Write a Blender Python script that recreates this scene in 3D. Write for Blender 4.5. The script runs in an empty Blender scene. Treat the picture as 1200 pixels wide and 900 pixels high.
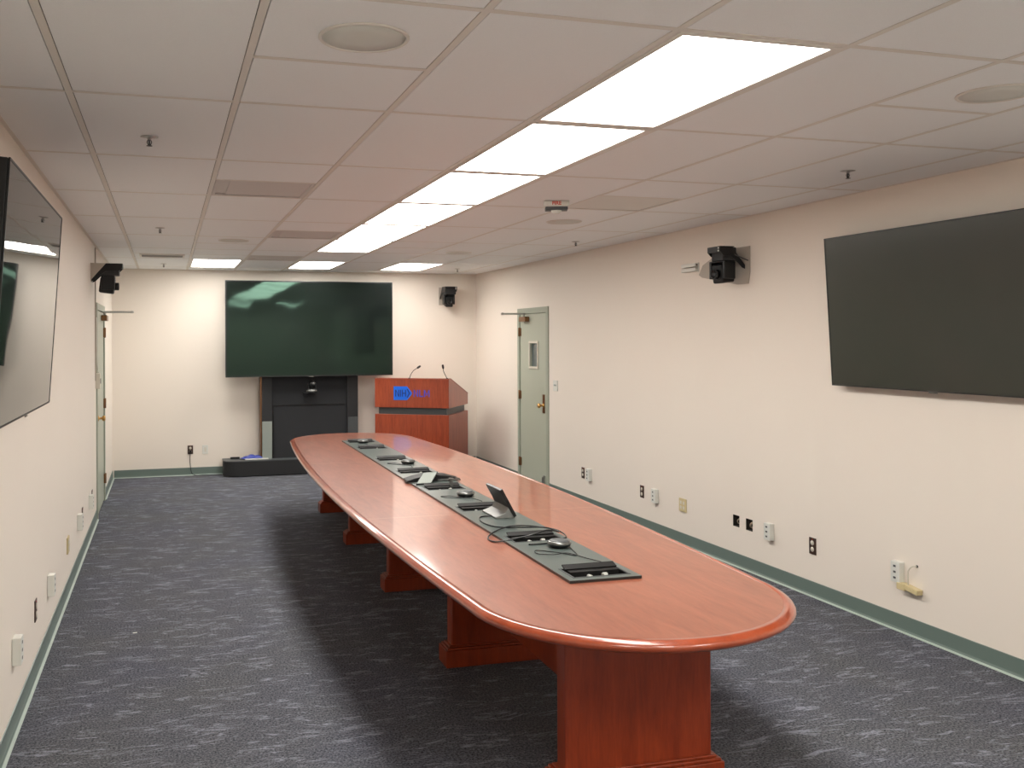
import bpy, bmesh, math, random
from mathutils import Vector, Matrix
random.seed(7)
S = bpy.context.scene
COL = S.collection
# ------------------------------------------------------------------ camera
F, CX, CY, YAW, ROLL, CAMH = 1100.0, 510.4, 397.8, 0.2791, -0.0038, 1.771
cam_d = bpy.data.cameras.new('camera'); cam = bpy.data.objects.new('camera', cam_d); COL.objects.link(cam)
cam_d.sensor_fit = 'HORIZONTAL'; cam_d.sensor_width = 36.0; cam_d.lens = F / 1200 * 36
cam_d.shift_x = (600 - CX) / 1200; cam_d.shift_y = (CY - 450) / 1200
cam_d.clip_start = 0.05; cam_d.clip_end = 60
fw = Vector((math.sin(YAW), math.cos(YAW), 0)); rt = Vector((math.cos(YAW), -math.sin(YAW), 0)); up = Vector((0, 0, 1))
r2 = math.cos(ROLL) * rt + math.sin(ROLL) * up; u2 = -math.sin(ROLL) * rt + math.cos(ROLL) * up
cam.matrix_world = Matrix(((r2.x, u2.x, -fw.x, 0), (r2.y, u2.y, -fw.y, 0), (r2.z, u2.z, -fw.z, CAMH), (0, 0, 0, 1)))
S.camera = cam
# ------------------------------------------------------------------ world and exposure
w = bpy.data.worlds.new('world'); S.world = w; w.use_nodes = True
w.node_tree.nodes['Background'].inputs[0].default_value = (0.05, 0.05, 0.05, 1)
w.node_tree.nodes['Background'].inputs[1].default_value = 0.2
S.view_settings.view_transform = 'Standard'; S.view_settings.look = 'None'
S.view_settings.exposure = 0.0; S.view_settings.gamma = 1.0
try: S.view_settings.use_curve_mapping = False
except Exception: pass
LAMP = 16.6
# ------------------------------------------------------------------ room measures
XL, XR, YB, YN, ZC = -0.672, 4.256, 12.737, -0.62, 2.699
G = 0.6096; GX0, GY0 = -0.3463, 3.7266          # ceiling grid origin and pitch

# ------------------------------------------------------------------ materials
def srgb(r, g, b):
    f = lambda c: (c / 255 / 12.92) if c / 255 <= 0.04045 else ((c / 255 + 0.055) / 1.055) ** 2.4
    return (f(r), f(g), f(b), 1)
def mat(name, col, rough=0.5, metal=0.0, spec=None, coat=0.0, coat_rough=0.05, emit=None, es=0.0):
    m = bpy.data.materials.new(name); m.use_nodes = True
    b = m.node_tree.nodes['Principled BSDF']
    b.inputs['Base Color'].default_value = col if len(col) == 4 else (*col, 1)
    b.inputs['Roughness'].default_value = rough; b.inputs['Metallic'].default_value = metal
    if spec is not None: b.inputs['Specular IOR Level'].default_value = spec
    b.inputs['Coat Weight'].default_value = coat; b.inputs['Coat Roughness'].default_value = coat_rough
    if emit: b.inputs['Emission Color'].default_value = emit; b.inputs['Emission Strength'].default_value = es
    return m
def N(m, t, **kw):
    n = m.node_tree.nodes.new(t)
    for k, v in kw.items():
        if hasattr(n, k): setattr(n, k, v)
        else: n.inputs[k].default_value = v
    return n
def L(m, a, b): m.node_tree.links.new(a, b)
def bsdf(m): return m.node_tree.nodes['Principled BSDF']
def coords(m, scale=(1, 1, 1), rot=(0, 0, 0), src='Object'):
    tc = N(m, 'ShaderNodeTexCoord'); mp = N(m, 'ShaderNodeMapping')
    mp.inputs['Scale'].default_value = scale; mp.inputs['Rotation'].default_value = rot
    L(m, tc.outputs[src], mp.inputs['Vector']); return mp.outputs['Vector']
def math_n(m, op, a, b=None, c=None, clamp=False):
    n = N(m, 'ShaderNodeMath'); n.operation = op; n.use_clamp = clamp
    for i, v in enumerate((a, b, c)):
        if v is None: continue
        if isinstance(v, (int, float)): n.inputs[i].default_value = v
        else: L(m, v, n.inputs[i])
    return n.outputs[0]
def mixc(m, fac, a, b):
    n = N(m, 'ShaderNodeMix'); n.data_type = 'RGBA'
    for i, v in ((0, fac), (6, a), (7, b)):
        if isinstance(v, (int, float)): n.inputs[i].default_value = v
        elif isinstance(v, tuple): n.inputs[i].default_value = v
        else: L(m, v, n.inputs[i])
    return n.outputs[2]
def noise(m, vec, scale, detail=3, rough=0.5, dist=0.0):
    n = N(m, 'ShaderNodeTexNoise'); n.inputs['Scale'].default_value = scale; n.inputs['Detail'].default_value = detail
    n.inputs['Roughness'].default_value = rough; n.inputs['Distortion'].default_value = dist
    L(m, vec, n.inputs['Vector']); return n.outputs['Fac']
def bump(m, h, strength, dist=0.01):
    n = N(m, 'ShaderNodeBump'); n.inputs['Strength'].default_value = strength; n.inputs['Distance'].default_value = dist
    L(m, h, n.inputs['Height']); L(m, n.outputs['Normal'], bsdf(m).inputs['Normal'])

M = {}
# painted wall: eggshell with faint roller texture
m = mat('wall_paint', (0.70, 0.62, 0.53), 0.55); v = coords(m)
c = mixc(m, noise(m, v, 1.3, 2), (0.80, 0.735, 0.655, 1), (0.825, 0.76, 0.68, 1)); L(m, c, bsdf(m).inputs['Base Color'])
bump(m, noise(m, v, 260, 2), 0.06, 0.002); M['wall'] = m
# mineral fibre tile
m = mat('ceiling_tile', (0.60, 0.55, 0.50), 0.6); v = coords(m)
c = mixc(m, noise(m, v, 420, 2), (0.815, 0.85, 0.86, 1), (0.915, 0.95, 0.96, 1)); L(m, c, bsdf(m).inputs['Base Color'])
bump(m, noise(m, v, 300, 3), 0.25, 0.002); M['tile'] = m
M['grid'] = mat('grid_steel', (0.74, 0.72, 0.67), 0.5)
M['gap'] = mat('grid_shadow_gap', (0.08, 0.07, 0.06), 0.9)
# carpet: charcoal loop with pale feathery strokes
m = mat('carpet', (0.06, 0.06, 0.065), 0.97, spec=0.1)
v0 = coords(m)
big = N(m, 'ShaderNodeTexNoise'); big.inputs['Scale'].default_value = 1.6; big.inputs['Detail'].default_value = 2; L(m, v0, big.inputs['Vector'])
def strokes(rot, sx, sy, seed, wd):
    a = N(m, 'ShaderNodeVectorMath'); a.operation = 'SCALE'; a.inputs['Scale'].default_value = 0.35; L(m, big.outputs['Color'], a.inputs[0])
    b = N(m, 'ShaderNodeVectorMath'); b.operation = 'ADD'; L(m, v0, b.inputs[0]); L(m, a.outputs[0], b.inputs[1])
    mp = N(m, 'ShaderNodeMapping'); mp.inputs['Rotation'].default_value = (0, 0, rot); mp.inputs['Scale'].default_value = (sx, sy, 1); mp.inputs['Location'].default_value = (seed, seed * 2, 0)
    L(m, b.outputs[0], mp.inputs['Vector'])
    n1 = noise(m, mp.outputs['Vector'], 1.0, 2.5, 0.6)
    ridge = math_n(m, 'ABSOLUTE', math_n(m, 'SUBTRACT', n1, 0.5))
    ridge = math_n(m, 'SUBTRACT', 1.0, math_n(m, 'DIVIDE', ridge, wd), clamp=True)
    msk = N(m, 'ShaderNodeMapping'); msk.inputs['Rotation'].default_value = (0, 0, rot); msk.inputs['Scale'].default_value = (4.5, 11, 1); msk.inputs['Location'].default_value = (seed * 3, seed, 0)
    L(m, v0, msk.inputs['Vector'])
    k = noise(m, msk.outputs['Vector'], 1.0, 1.0)
    k = math_n(m, 'MULTIPLY', math_n(m, 'SUBTRACT', k, 0.545), 12.0, clamp=True)
    return math_n(m, 'MULTIPLY', ridge, k)
s1 = strokes(0.62, 3.0, 24, 3.1, 0.032); s2 = strokes(-0.50, 3.0, 24, 8.7, 0.030); s3 = strokes(0.12, 4.0, 28, 15.2, 0.024)
st = math_n(m, 'MAXIMUM', math_n(m, 'MAXIMUM', s1, s2), s3)
fine = noise(m, v0, 95, 4, 0.8)
st = math_n(m, 'MULTIPLY', st, math_n(m, 'MULTIPLY_ADD', fine, 2.2, -0.25), clamp=True)
pile = N(m, 'ShaderNodeMapRange'); pile.inputs[1].default_value = 0.36; pile.inputs[2].default_value = 0.64; L(m, fine, pile.inputs[0])
basec = mixc(m, pile.outputs[0], (0.008, 0.010, 0.015, 1), (0.180, 0.186, 0.200, 1))
tint = mixc(m, big.outputs['Fac'], (0.90, 0.92, 1.12, 1), (1.05, 1.04, 0.96, 1))
mul = N(m, 'ShaderNodeMix'); mul.data_type = 'RGBA'; mul.blend_type = 'MULTIPLY'; mul.inputs[0].default_value = 1.0
L(m, basec, mul.inputs[6]); L(m, tint, mul.inputs[7])
cc = mixc(m, st, mul.outputs[2], (0.27, 0.28, 0.335, 1)); L(m, cc, bsdf(m).inputs['Base Color'])
bump(m, fine, 0.5, 0.006); M['carpet'] = m
# cherry veneer; grain along a chosen axis
def wood(name, dark, light, stretch, rough, coat, seams=None, cr=0.06):
    m = mat(name, light, rough, coat=coat, coat_rough=cr)
    v = coords(m, stretch)
    g1 = noise(m, v, 3.0, 5, 0.6, 0.6); g2 = noise(m, v, 14.0, 4, 0.65)
    f = math_n(m, 'ADD', math_n(m, 'MULTIPLY', g1, 0.65), math_n(m, 'MULTIPLY', g2, 0.35))
    mr = N(m, 'ShaderNodeMapRange'); mr.inputs[1].default_value = 0.35; mr.inputs[2].default_value = 0.65; L(m, f, mr.inputs[0])
    c = mixc(m, mr.outputs[0], (*dark, 1), (*light, 1))
    if seams:
        tc = N(m, 'ShaderNodeTexCoord'); sp = N(m, 'ShaderNodeSeparateXYZ'); L(m, tc.outputs['Object'], sp.inputs[0])
        tot = None
        for s in seams:
            d = math_n(m, 'LESS_THAN', math_n(m, 'ABSOLUTE', math_n(m, 'SUBTRACT', sp.outputs['Y'], s)), 0.003)
            tot = d if tot is None else math_n(m, 'MAXIMUM', tot, d)
        c = mixc(m, tot, c, (0.42, 0.20, 0.12, 1))
    L(m, c, bsdf(m).inputs['Base Color']); return m
M['top'] = wood('cherry_top', (0.215, 0.058, 0.026), (0.315, 0.095, 0.047), (5, 0.8, 1), 0.42, 0.7, seams=(-1.26, 1.21), cr=0.07)
M['leg'] = wood('cherry_leg', (0.19, 0.024, 0.006), (0.31, 0.046, 0.012), (7, 7, 0.8), 0.35, 0.15, cr=0.15)
M['pod'] = wood('cherry_podium', (0.22, 0.030, 0.009), (0.38, 0.066, 0.021), (9, 9, 0.9), 0.30, 0.3, cr=0.12)
M['edge'] = wood('cherry_edge', (0.26, 0.042, 0.012), (0.36, 0.065, 0.020), (3, 3, 3), 0.28, 0.8, cr=0.05)
m = mat('rail_laminate', srgb(98, 108, 104), 0.28); v = coords(m)
c = mixc(m, noise(m, v, 300, 2), srgb(70, 79, 77), srgb(90, 100, 97)); L(m, c, bsdf(m).inputs['Base Color']); M['rail'] = m
M['railedge'] = mat('rail_edge', (0.012, 0.012, 0.012), 0.3)
M['base'] = mat('vinyl_base', srgb(104, 120, 114), 0.30)
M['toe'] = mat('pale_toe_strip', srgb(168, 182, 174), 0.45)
M['door'] = mat('door_paint', srgb(174, 180, 164), 0.38)
M['frame'] = mat('door_frame_paint', srgb(158, 165, 150), 0.38)
M['bezel'] = mat('bezel_dark', (0.02, 0.021, 0.023), 0.25, 0.3)
M['bronze'] = mat('bronze', (0.22, 0.11, 0.05), 0.35, 0.8)
M['brass'] = mat('brass', (0.62, 0.36, 0.12), 0.28, 0.9)
M['steel'] = mat('brushed_steel', (0.5, 0.5, 0.49), 0.3, 0.9)
M['black'] = mat('black_plastic', (0.008, 0.009, 0.010), 0.38, spec=0.35)
M['blackg'] = mat('black_tray', (0.006, 0.006, 0.006), 0.5, spec=0.25)
M['blackm'] = mat('black_matt', (0.012, 0.013, 0.015), 0.6)
m = mat('black_mesh_cloth', (0.02, 0.021, 0.024), 0.85); v = coords(m, (1, 1, 1))
c = mixc(m, noise(m, v, 240, 2), (0.007, 0.008, 0.010, 1), (0.028, 0.030, 0.034, 1)); L(m, c, bsdf(m).inputs['Base Color']); M['cloth'] = m
M['grey'] = mat('grey_metal_paint', srgb(140, 148, 142), 0.4)
M['dgrey'] = mat('dark_grey_paint', srgb(70, 74, 76), 0.45)
M['silver'] = mat('silver_plastic', (0.15, 0.155, 0.15), 0.25, 0.6)
M['stand'] = mat('stand_grey', (0.17, 0.175, 0.165), 0.4)
M['white'] = mat('white_plastic', (0.70, 0.71, 0.66), 0.35)
M['offwhite'] = mat('ivory_plastic', (0.66, 0.63, 0.54), 0.4)
M['yellow'] = mat('aged_yellow_plastic', (0.62, 0.52, 0.29), 0.45)
M['brown'] = mat('brown_plastic', (0.055, 0.030, 0.020), 0.35)
M['dark'] = mat('dark_cavity', (0.02, 0.016, 0.012), 0.9)
M['bracket'] = mat('bracket_beige', srgb(176, 168, 156), 0.45)
M['ventgrey'] = mat('vent_metal', (0.62, 0.61, 0.59), 0.5)
M['ventdark'] = mat('vent_dark', (0.10, 0.095, 0.09), 0.6)
m = mat('perforated_panel', (0.42, 0.42, 0.39), 0.6); v = coords(m)
vo = N(m, 'ShaderNodeTexVoronoi'); vo.inputs['Scale'].default_value = 160; vo.inputs['Randomness'].default_value = 0.0; L(m, v, vo.inputs['Vector'])
c = mixc(m, math_n(m, 'LESS_THAN', vo.outputs['Distance'], 0.3), (0.74, 0.75, 0.71, 1), (0.45, 0.46, 0.44, 1)); L(m, c, bsdf(m).inputs['Base Color']); M['perf'] = m
m = mat('speaker_grille', (0.5, 0.5, 0.46), 0.6); L(m, mixc(m, 0.55, (0.72, 0.74, 0.70, 1), (0.60, 0.62, 0.58, 1)), bsdf(m).inputs['Base Color']); M['grille'] = m
M['lens'] = mat('lamp_lens', (0.9, 0.9, 0.9), 0.4, emit=(1.0, 0.955, 0.89, 1), es=LAMP)
m = mat('screen_glass', (0.010, 0.016, 0.012), 0.02, spec=0.5); v = coords(m)
c = mixc(m, noise(m, v, 1.5, 2), (0.008, 0.014, 0.010, 1), (0.013, 0.017, 0.015, 1)); L(m, c, bsdf(m).inputs['Base Color'])
bump(m, noise(m, v, 2.0, 1), 0.10, 0.010); M['screen'] = m
m = mat('screen_green_coated', (0.007, 0.012, 0.009), 0.045, spec=0.42); v = coords(m); bsdf(m).inputs['Specular Tint'].default_value = (0.55, 1.0, 0.78, 1)
c = mixc(m, noise(m, v, 1.5, 2), (0.006, 0.011, 0.008, 1), (0.010, 0.011, 0.012, 1)); L(m, c, bsdf(m).inputs['Base Color'])
bump(m, noise(m, v, 2.2, 1), 0.22, 0.012); M['screenb'] = m
m = mat('screen_matt', (0.022, 0.028, 0.022), 0.22, spec=0.5); v = coords(m)
c = mixc(m, noise(m, v, 2.0, 2), (0.026, 0.034, 0.026, 1), (0.034, 0.036, 0.028, 1)); L(m, c, bsdf(m).inputs['Base Color']); M['screenm'] = m
M['glass'] = mat('wired_glass', (0.10, 0.13, 0.13), 0.08)
M['logoblue'] = mat('logo_blue', srgb(20, 105, 225), 0.4)
M['logonavy'] = mat('logo_navy', srgb(22, 40, 110), 0.4)
M['logoviolet'] = mat('logo_violet_blue', srgb(62, 70, 190), 0.4)
M['red'] = mat('red_print', (0.6, 0.05, 0.03), 0.5)
M['blue'] = mat('blue_bag', (0.02, 0.04, 0.28), 0.45)
M['copper'] = mat('wire_scraps', (0.45, 0.36, 0.26), 0.5)

# ------------------------------------------------------------------ mesh helpers
class MB:
    def __init__(s): s.bm = bmesh.new()
    def _tr(s, vs, mtx):
        if mtx is not None: bmesh.ops.transform(s.bm, matrix=mtx, verts=vs)
    def box(s, a, b, mi=0, mtx=None):
        x0, y0, z0 = [min(p, q) for p, q in zip(a, b)]; x1, y1, z1 = [max(p, q) for p, q in zip(a, b)]
        v = [s.bm.verts.new(p) for p in ((x0, y0, z0), (x1, y0, z0), (x1, y1, z0), (x0, y1, z0), (x0, y0, z1), (x1, y0, z1), (x1, y1, z1), (x0, y1, z1))]
        for f in ((3, 2, 1, 0), (4, 5, 6, 7), (0, 1, 5, 4), (1, 2, 6, 5), (2, 3, 7, 6), (3, 0, 4, 7)):
            s.bm.faces.new([v[i] for i in f]).material_index = mi
        s._tr(v, mtx); return s
    def prism(s, pts, d, axis='z', base=0.0, mi=0, mtx=None, smooth=False):
        """pts 2-D polygon extruded by d along axis from base. x: pts=(y,z); y: pts=(x,z); z: pts=(x,y)"""
        def P(p, h):
            return {'x': (h, p[0], p[1]), 'y': (p[0], h, p[1]), 'z': (p[0], p[1], h)}[axis]
        a = [s.bm.verts.new(P(p, base)) for p in pts]; b = [s.bm.verts.new(P(p, base + d)) for p in pts]
        n = len(pts); fs = []
        fs.append(s.bm.faces.new(a)); fs.append(s.bm.faces.new(b[::-1]))
        for i in range(n):
            f = s.bm.faces.new((a[i], b[i], b[(i + 1) % n], a[(i + 1) % n])); f.smooth = smooth; fs.append(f)
        for f in fs: f.material_index = mi
        bmesh.ops.recalc_face_normals(s.bm, faces=fs); s._tr(a + b, mtx); return s
    def lathe(s, prof, seg=24, mi=0, mtx=None):
        rings = []; vs = []
        for r, z in prof:
            if r < 1e-6: ring = [s.bm.verts.new((0, 0, z))]
            else: ring = [s.bm.verts.new((r * math.cos(2 * math.pi * i / seg), r * math.sin(2 * math.pi * i / seg), z)) for i in range(seg)]
            rings.append(ring); vs += ring
        fs = []
        for A, B in zip(rings, rings[1:]):
            for i in range(seg):
                j = (i + 1) % seg
                if len(A) == 1 and len(B) == 1: continue
                if len(A) == 1: q = (A[0], B[i], B[j])
                elif len(B) == 1: q = (A[i], A[j], B[0])
                else: q = (A[i], A[j], B[j], B[i])
                f = s.bm.faces.new(q); f.smooth = True; f.material_index = mi; fs.append(f)
        bmesh.ops.recalc_face_normals(s.bm, faces=fs); s._tr(vs, mtx); return s
    def tube(s, pts, r, seg=8, mi=0, smooth_path=True, mtx=None):
        P = [Vector(p) for p in pts]
        if smooth_path and len(P) > 2:
            Q = []
            for i in range(len(P) - 1):
                p0 = P[max(i - 1, 0)]; p1 = P[i]; p2 = P[i + 1]; p3 = P[min(i + 2, len(P) - 1)]
                for k in range(6):
                    t = k / 6
                    Q.append(0.5 * ((2 * p1) + (p2 - p0) * t + (2 * p0 - 5 * p1 + 4 * p2 - p3) * t * t + (3 * p1 - p0 - 3 * p2 + p3) * t ** 3))
            Q.append(P[-1]); P = Q
        rings = []; vs = []; prev = None
        for i, p in enumerate(P):
            t = (P[min(i + 1, len(P) - 1)] - P[max(i - 1, 0)]).normalized()
            if prev is None:
                n = t.cross(Vector((0, 0, 1)));
                if n.length < 1e-3: n = t.cross(Vector((1, 0, 0)))
            else: n = prev - t * prev.dot(t)
            n.normalize(); prev = n; b = t.cross(n)
            ring = [s.bm.verts.new(p + r * (math.cos(2 * math.pi * k / seg) * n + math.sin(2 * math.pi * k / seg) * b)) for k in range(seg)]
            rings.append(ring); vs += ring
        fs = []
        for A, B in zip(rings, rings[1:]):
            for k in range(seg):
                f = s.bm.faces.new((A[k], A[(k + 1) % seg], B[(k + 1) % seg], B[k])); f.smooth = True; f.material_index = mi; fs.append(f)
        for R in (rings[0], rings[-1]):
            f = s.bm.faces.new(R); f.material_index = mi; fs.append(f)
        bmesh.ops.recalc_face_normals(s.bm, faces=fs); s._tr(vs, mtx); return s
    def cyl(s, a, b, r, seg=16, mi=0): return s.tube([a, b], r, seg, mi, False)
    def build(s, name, mats, parent=None, bevel=0.0, segs=2, loc=None):
        me = bpy.data.meshes.new(name); s.bm.to_mesh(me); s.bm.free()
        if not isinstance(mats, (list, tuple)): mats = [mats]
        for x in mats: me.materials.append(M[x] if isinstance(x, str) else x)
        o = bpy.data.objects.new(name, me); COL.objects.link(o)
        if parent is not None: o.parent = parent
        if loc is not None: o.location = loc
        if bevel:
            bv = o.modifiers.new('bevel', 'BEVEL'); bv.width = bevel; bv.segments = segs; bv.limit_method = 'ANGLE'; bv.angle_limit = math.radians(40)
            bv.harden_normals = True
        return o
def thing(name, label, cat, loc=(0, 0, 0), rz=0.0, group=None):
    o = bpy.data.objects.new(name, None); COL.objects.link(o); o.location = loc; o.rotation_euler = (0, 0, rz)
    o.empty_display_size = 0.05; return tag(o, label, cat, group)
def tag(o, label=None, cat=None, group=None, kind=None):
    if label: o['label'] = label
    if cat: o['category'] = cat
    if group: o['group'] = group
    if kind: o['kind'] = kind
    return o
def struct(o, label=None): o['kind'] = 'structure'; return tag(o, label)
def dup(o, parent=None):
    c = o.copy(); COL.objects.link(c)
    if parent is not None: c.parent = parent
    for ch in list(o.children): dup(ch, c)
    return c
def rect_holes(mb, u0, u1, v0, v1, holes, P, flip=False, mi=0):
    """flat sheet u0..u1 x v0..v1 with rectangular holes, P maps (u,v) to a point"""
    us = sorted({u0, u1, *[h[0] for h in holes], *[h[1] for h in holes]}); vs = sorted({v0, v1, *[h[2] for h in holes], *[h[3] for h in holes]})
    vt = {}
    def V(a, b):
        if (a, b) not in vt: vt[(a, b)] = mb.bm.verts.new(P(a, b))
        return vt[(a, b)]
    for a, b in zip(us, us[1:]):
        for c, d in zip(vs, vs[1:]):
            mu, mv = (a + b) / 2, (c + d) / 2
            if any(h[0] < mu < h[1] and h[2] < mv < h[3] for h in holes): continue
            q = [V(a, c), V(b, c), V(b, d), V(a, d)]
            mb.bm.faces.new(q[::-1] if flip else q).material_index = mi

# ------------------------------------------------------------------ room shell
D2 = (10.135, 11.02); DH = 2.10            # right door opening
D1 = (9.90, 11.02)                         # left door opening
T = 0.12
holesR = [(6.335, 6.425, 0.305, 0.395), (6.165, 6.255, 0.305, 0.395)]
def wall_box(mb, holes, side):
    X = XL if side == 'l' else XR; s = -1 if side == 'l' else 1
    rect_holes(mb, YN, YB, 0, ZC + 0.1, holes, lambda a, b: (X, a, b), flip=(side == 'r'))
    rect_holes(mb, YN, YB, 0, ZC + 0.1, [], lambda a, b: (X + s * T, a, b), flip=(side == 'l'))
    for h in holes:  # reveals
        for (a, b) in (((h[0], h[2]), (h[0], h[3])), ((h[0], h[3]), (h[1], h[3])), ((h[1], h[3]), (h[1], h[2])), ((h[1], h[2]), (h[0], h[2]))):
            q = [mb.bm.verts.new(p) for p in ((X, *a), (X, *b), (X + s * (T - 0.004), *b), (X + s * (T - 0.004), *a))]
            mb.bm.faces.new(q)
mb = MB(); wall_box(mb, [(D1[0], D1[1], 0, DH)], 'l'); struct(mb.build('wall_left', 'wall'))
mb = MB(); wall_box(mb, [(D2[0], D2[1], 0, DH)] + holesR, 'r'); struct(mb.build('wall_right', 'wall'))
struct(MB().box((XL - T, YB, 0), (XR + T, YB + T, ZC + 0.1)).build('wall_back', 'wall'))
struct(MB().box((XL - T, YN - T, 0), (XR + T, YN, ZC + 0.1)).build('wall_near', 'wall'))
struct(MB().box((XL - T, YN - T, -0.06), (XR + T, YB + T, 0)).build('floor', 'carpet'))

# ceiling grid: tiles on a 0.61 m module with lay-in fixtures
lights_ij = [(3, j) for j in (-2, 0, 2, 4, 6, 8)] + [(1, 12), (3, 12), (5, 12)] + [(1, -6), (3, -6), (5, -6)]
extra = {1: (-1, 3, 9, 11), 5: (-1, 3), 2: (7, 11), 0: (11,), 4: (9,)}       # odd cross tees per column
special = {(1, 3): 1, (2, 7): 1, (2, 11): 1, (5, 3): 1}                     # 2x2 panels
cells = []
for i in range(-1, 8):
    ys = sorted({j for j in range(-8, 17, 2)} | set(extra.get(i, ())))
    for a, b in zip(ys, ys[1:]): cells.append((i, a, b))
gx = lambda i: GX0 + i * G
gy = lambda j: GY0 + j * G
mb = MB(); gr = MB(); gp = MB()
skip = set(lights_ij)
def clampx(x): return max(XL, min(XR, x))
def clampy(y): return max(YN, min(YB, y))
for i, a, b in cells:
    if (i, a) in skip and b - a == 2: continue
    if (i, a) in special and b - a == 1: continue
    e = 0.0155
    x0, x1, y0, y1 = clampx(gx(i) + e), clampx(gx(i + 1) - e), clampy(gy(a) + e), clampy(gy(b) - e)
    if x1 - x0 < 0.01 or y1 - y0 < 0.01: continue
    mb.box((x0, y0, ZC), (x1, y1, ZC + 0.016))
mb.box((XL, YN, ZC + 0.09), (XR, YB, ZC + 0.10), mi=1)
struct(mb.build('ceiling', ['tile', 'gap']))
hw = 0.0125
for i in range(0, 9):
    if gx(i) < XR - 0.02: gr.box((gx(i) - hw, YN, ZC - 0.001), (gx(i) + hw, YB, ZC + 0.004))
for i, a, b in cells:
    x0, x1 = clampx(gx(i) + hw), clampx(gx(i + 1) - hw)
    y = gy(b)
    if x1 - x0 > 0.02 and YN < y < YB - 0.02: gr.box((x0, y - hw, ZC - 0.0008), (x1, y + hw, ZC + 0.004))
for (a, b) in (((XL, YN), (XL + 0.02, YB)), ((XR - 0.02, YN), (XR, YB)), ((XL + 0.02, YB - 0.02), (XR - 0.02, YB)), ((XL + 0.02, YN), (XR - 0.02, YN + 0.02))):
    gr.box((a[0], a[1], ZC - 0.002), (b[0], b[1], ZC + 0.004))
struct(gr.build('trim_1', 'grid'))

# vinyl cove base
prof = [(0, 0), (0.012, 0), (0.010, 0.010), (0.006, 0.018), (0.005, 0.100), (0, 0.102)]
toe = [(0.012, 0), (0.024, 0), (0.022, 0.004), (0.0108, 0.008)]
def cove(name, runs):
    mb = MB()
    for (p, q) in runs:
        p, q = Vector((*p, 0)), Vector((*q, 0)); d = (q - p).normalized(); n = Vector((-d.y, d.x, 0))
        mt = Matrix(((n.x, d.x, 0, p.x), (n.y, d.y, 0, p.y), (0, 0, 1, 0), (0, 0, 0, 1)))
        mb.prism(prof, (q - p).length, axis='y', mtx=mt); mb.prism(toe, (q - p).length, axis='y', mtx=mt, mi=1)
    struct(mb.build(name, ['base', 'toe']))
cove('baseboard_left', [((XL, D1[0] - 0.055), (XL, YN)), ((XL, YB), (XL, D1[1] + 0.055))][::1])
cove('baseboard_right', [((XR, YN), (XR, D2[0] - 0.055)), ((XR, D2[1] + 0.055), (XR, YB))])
cove('baseboard_back', [((XR - 0.02, YB), (XL + 0.02, YB))])

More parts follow.
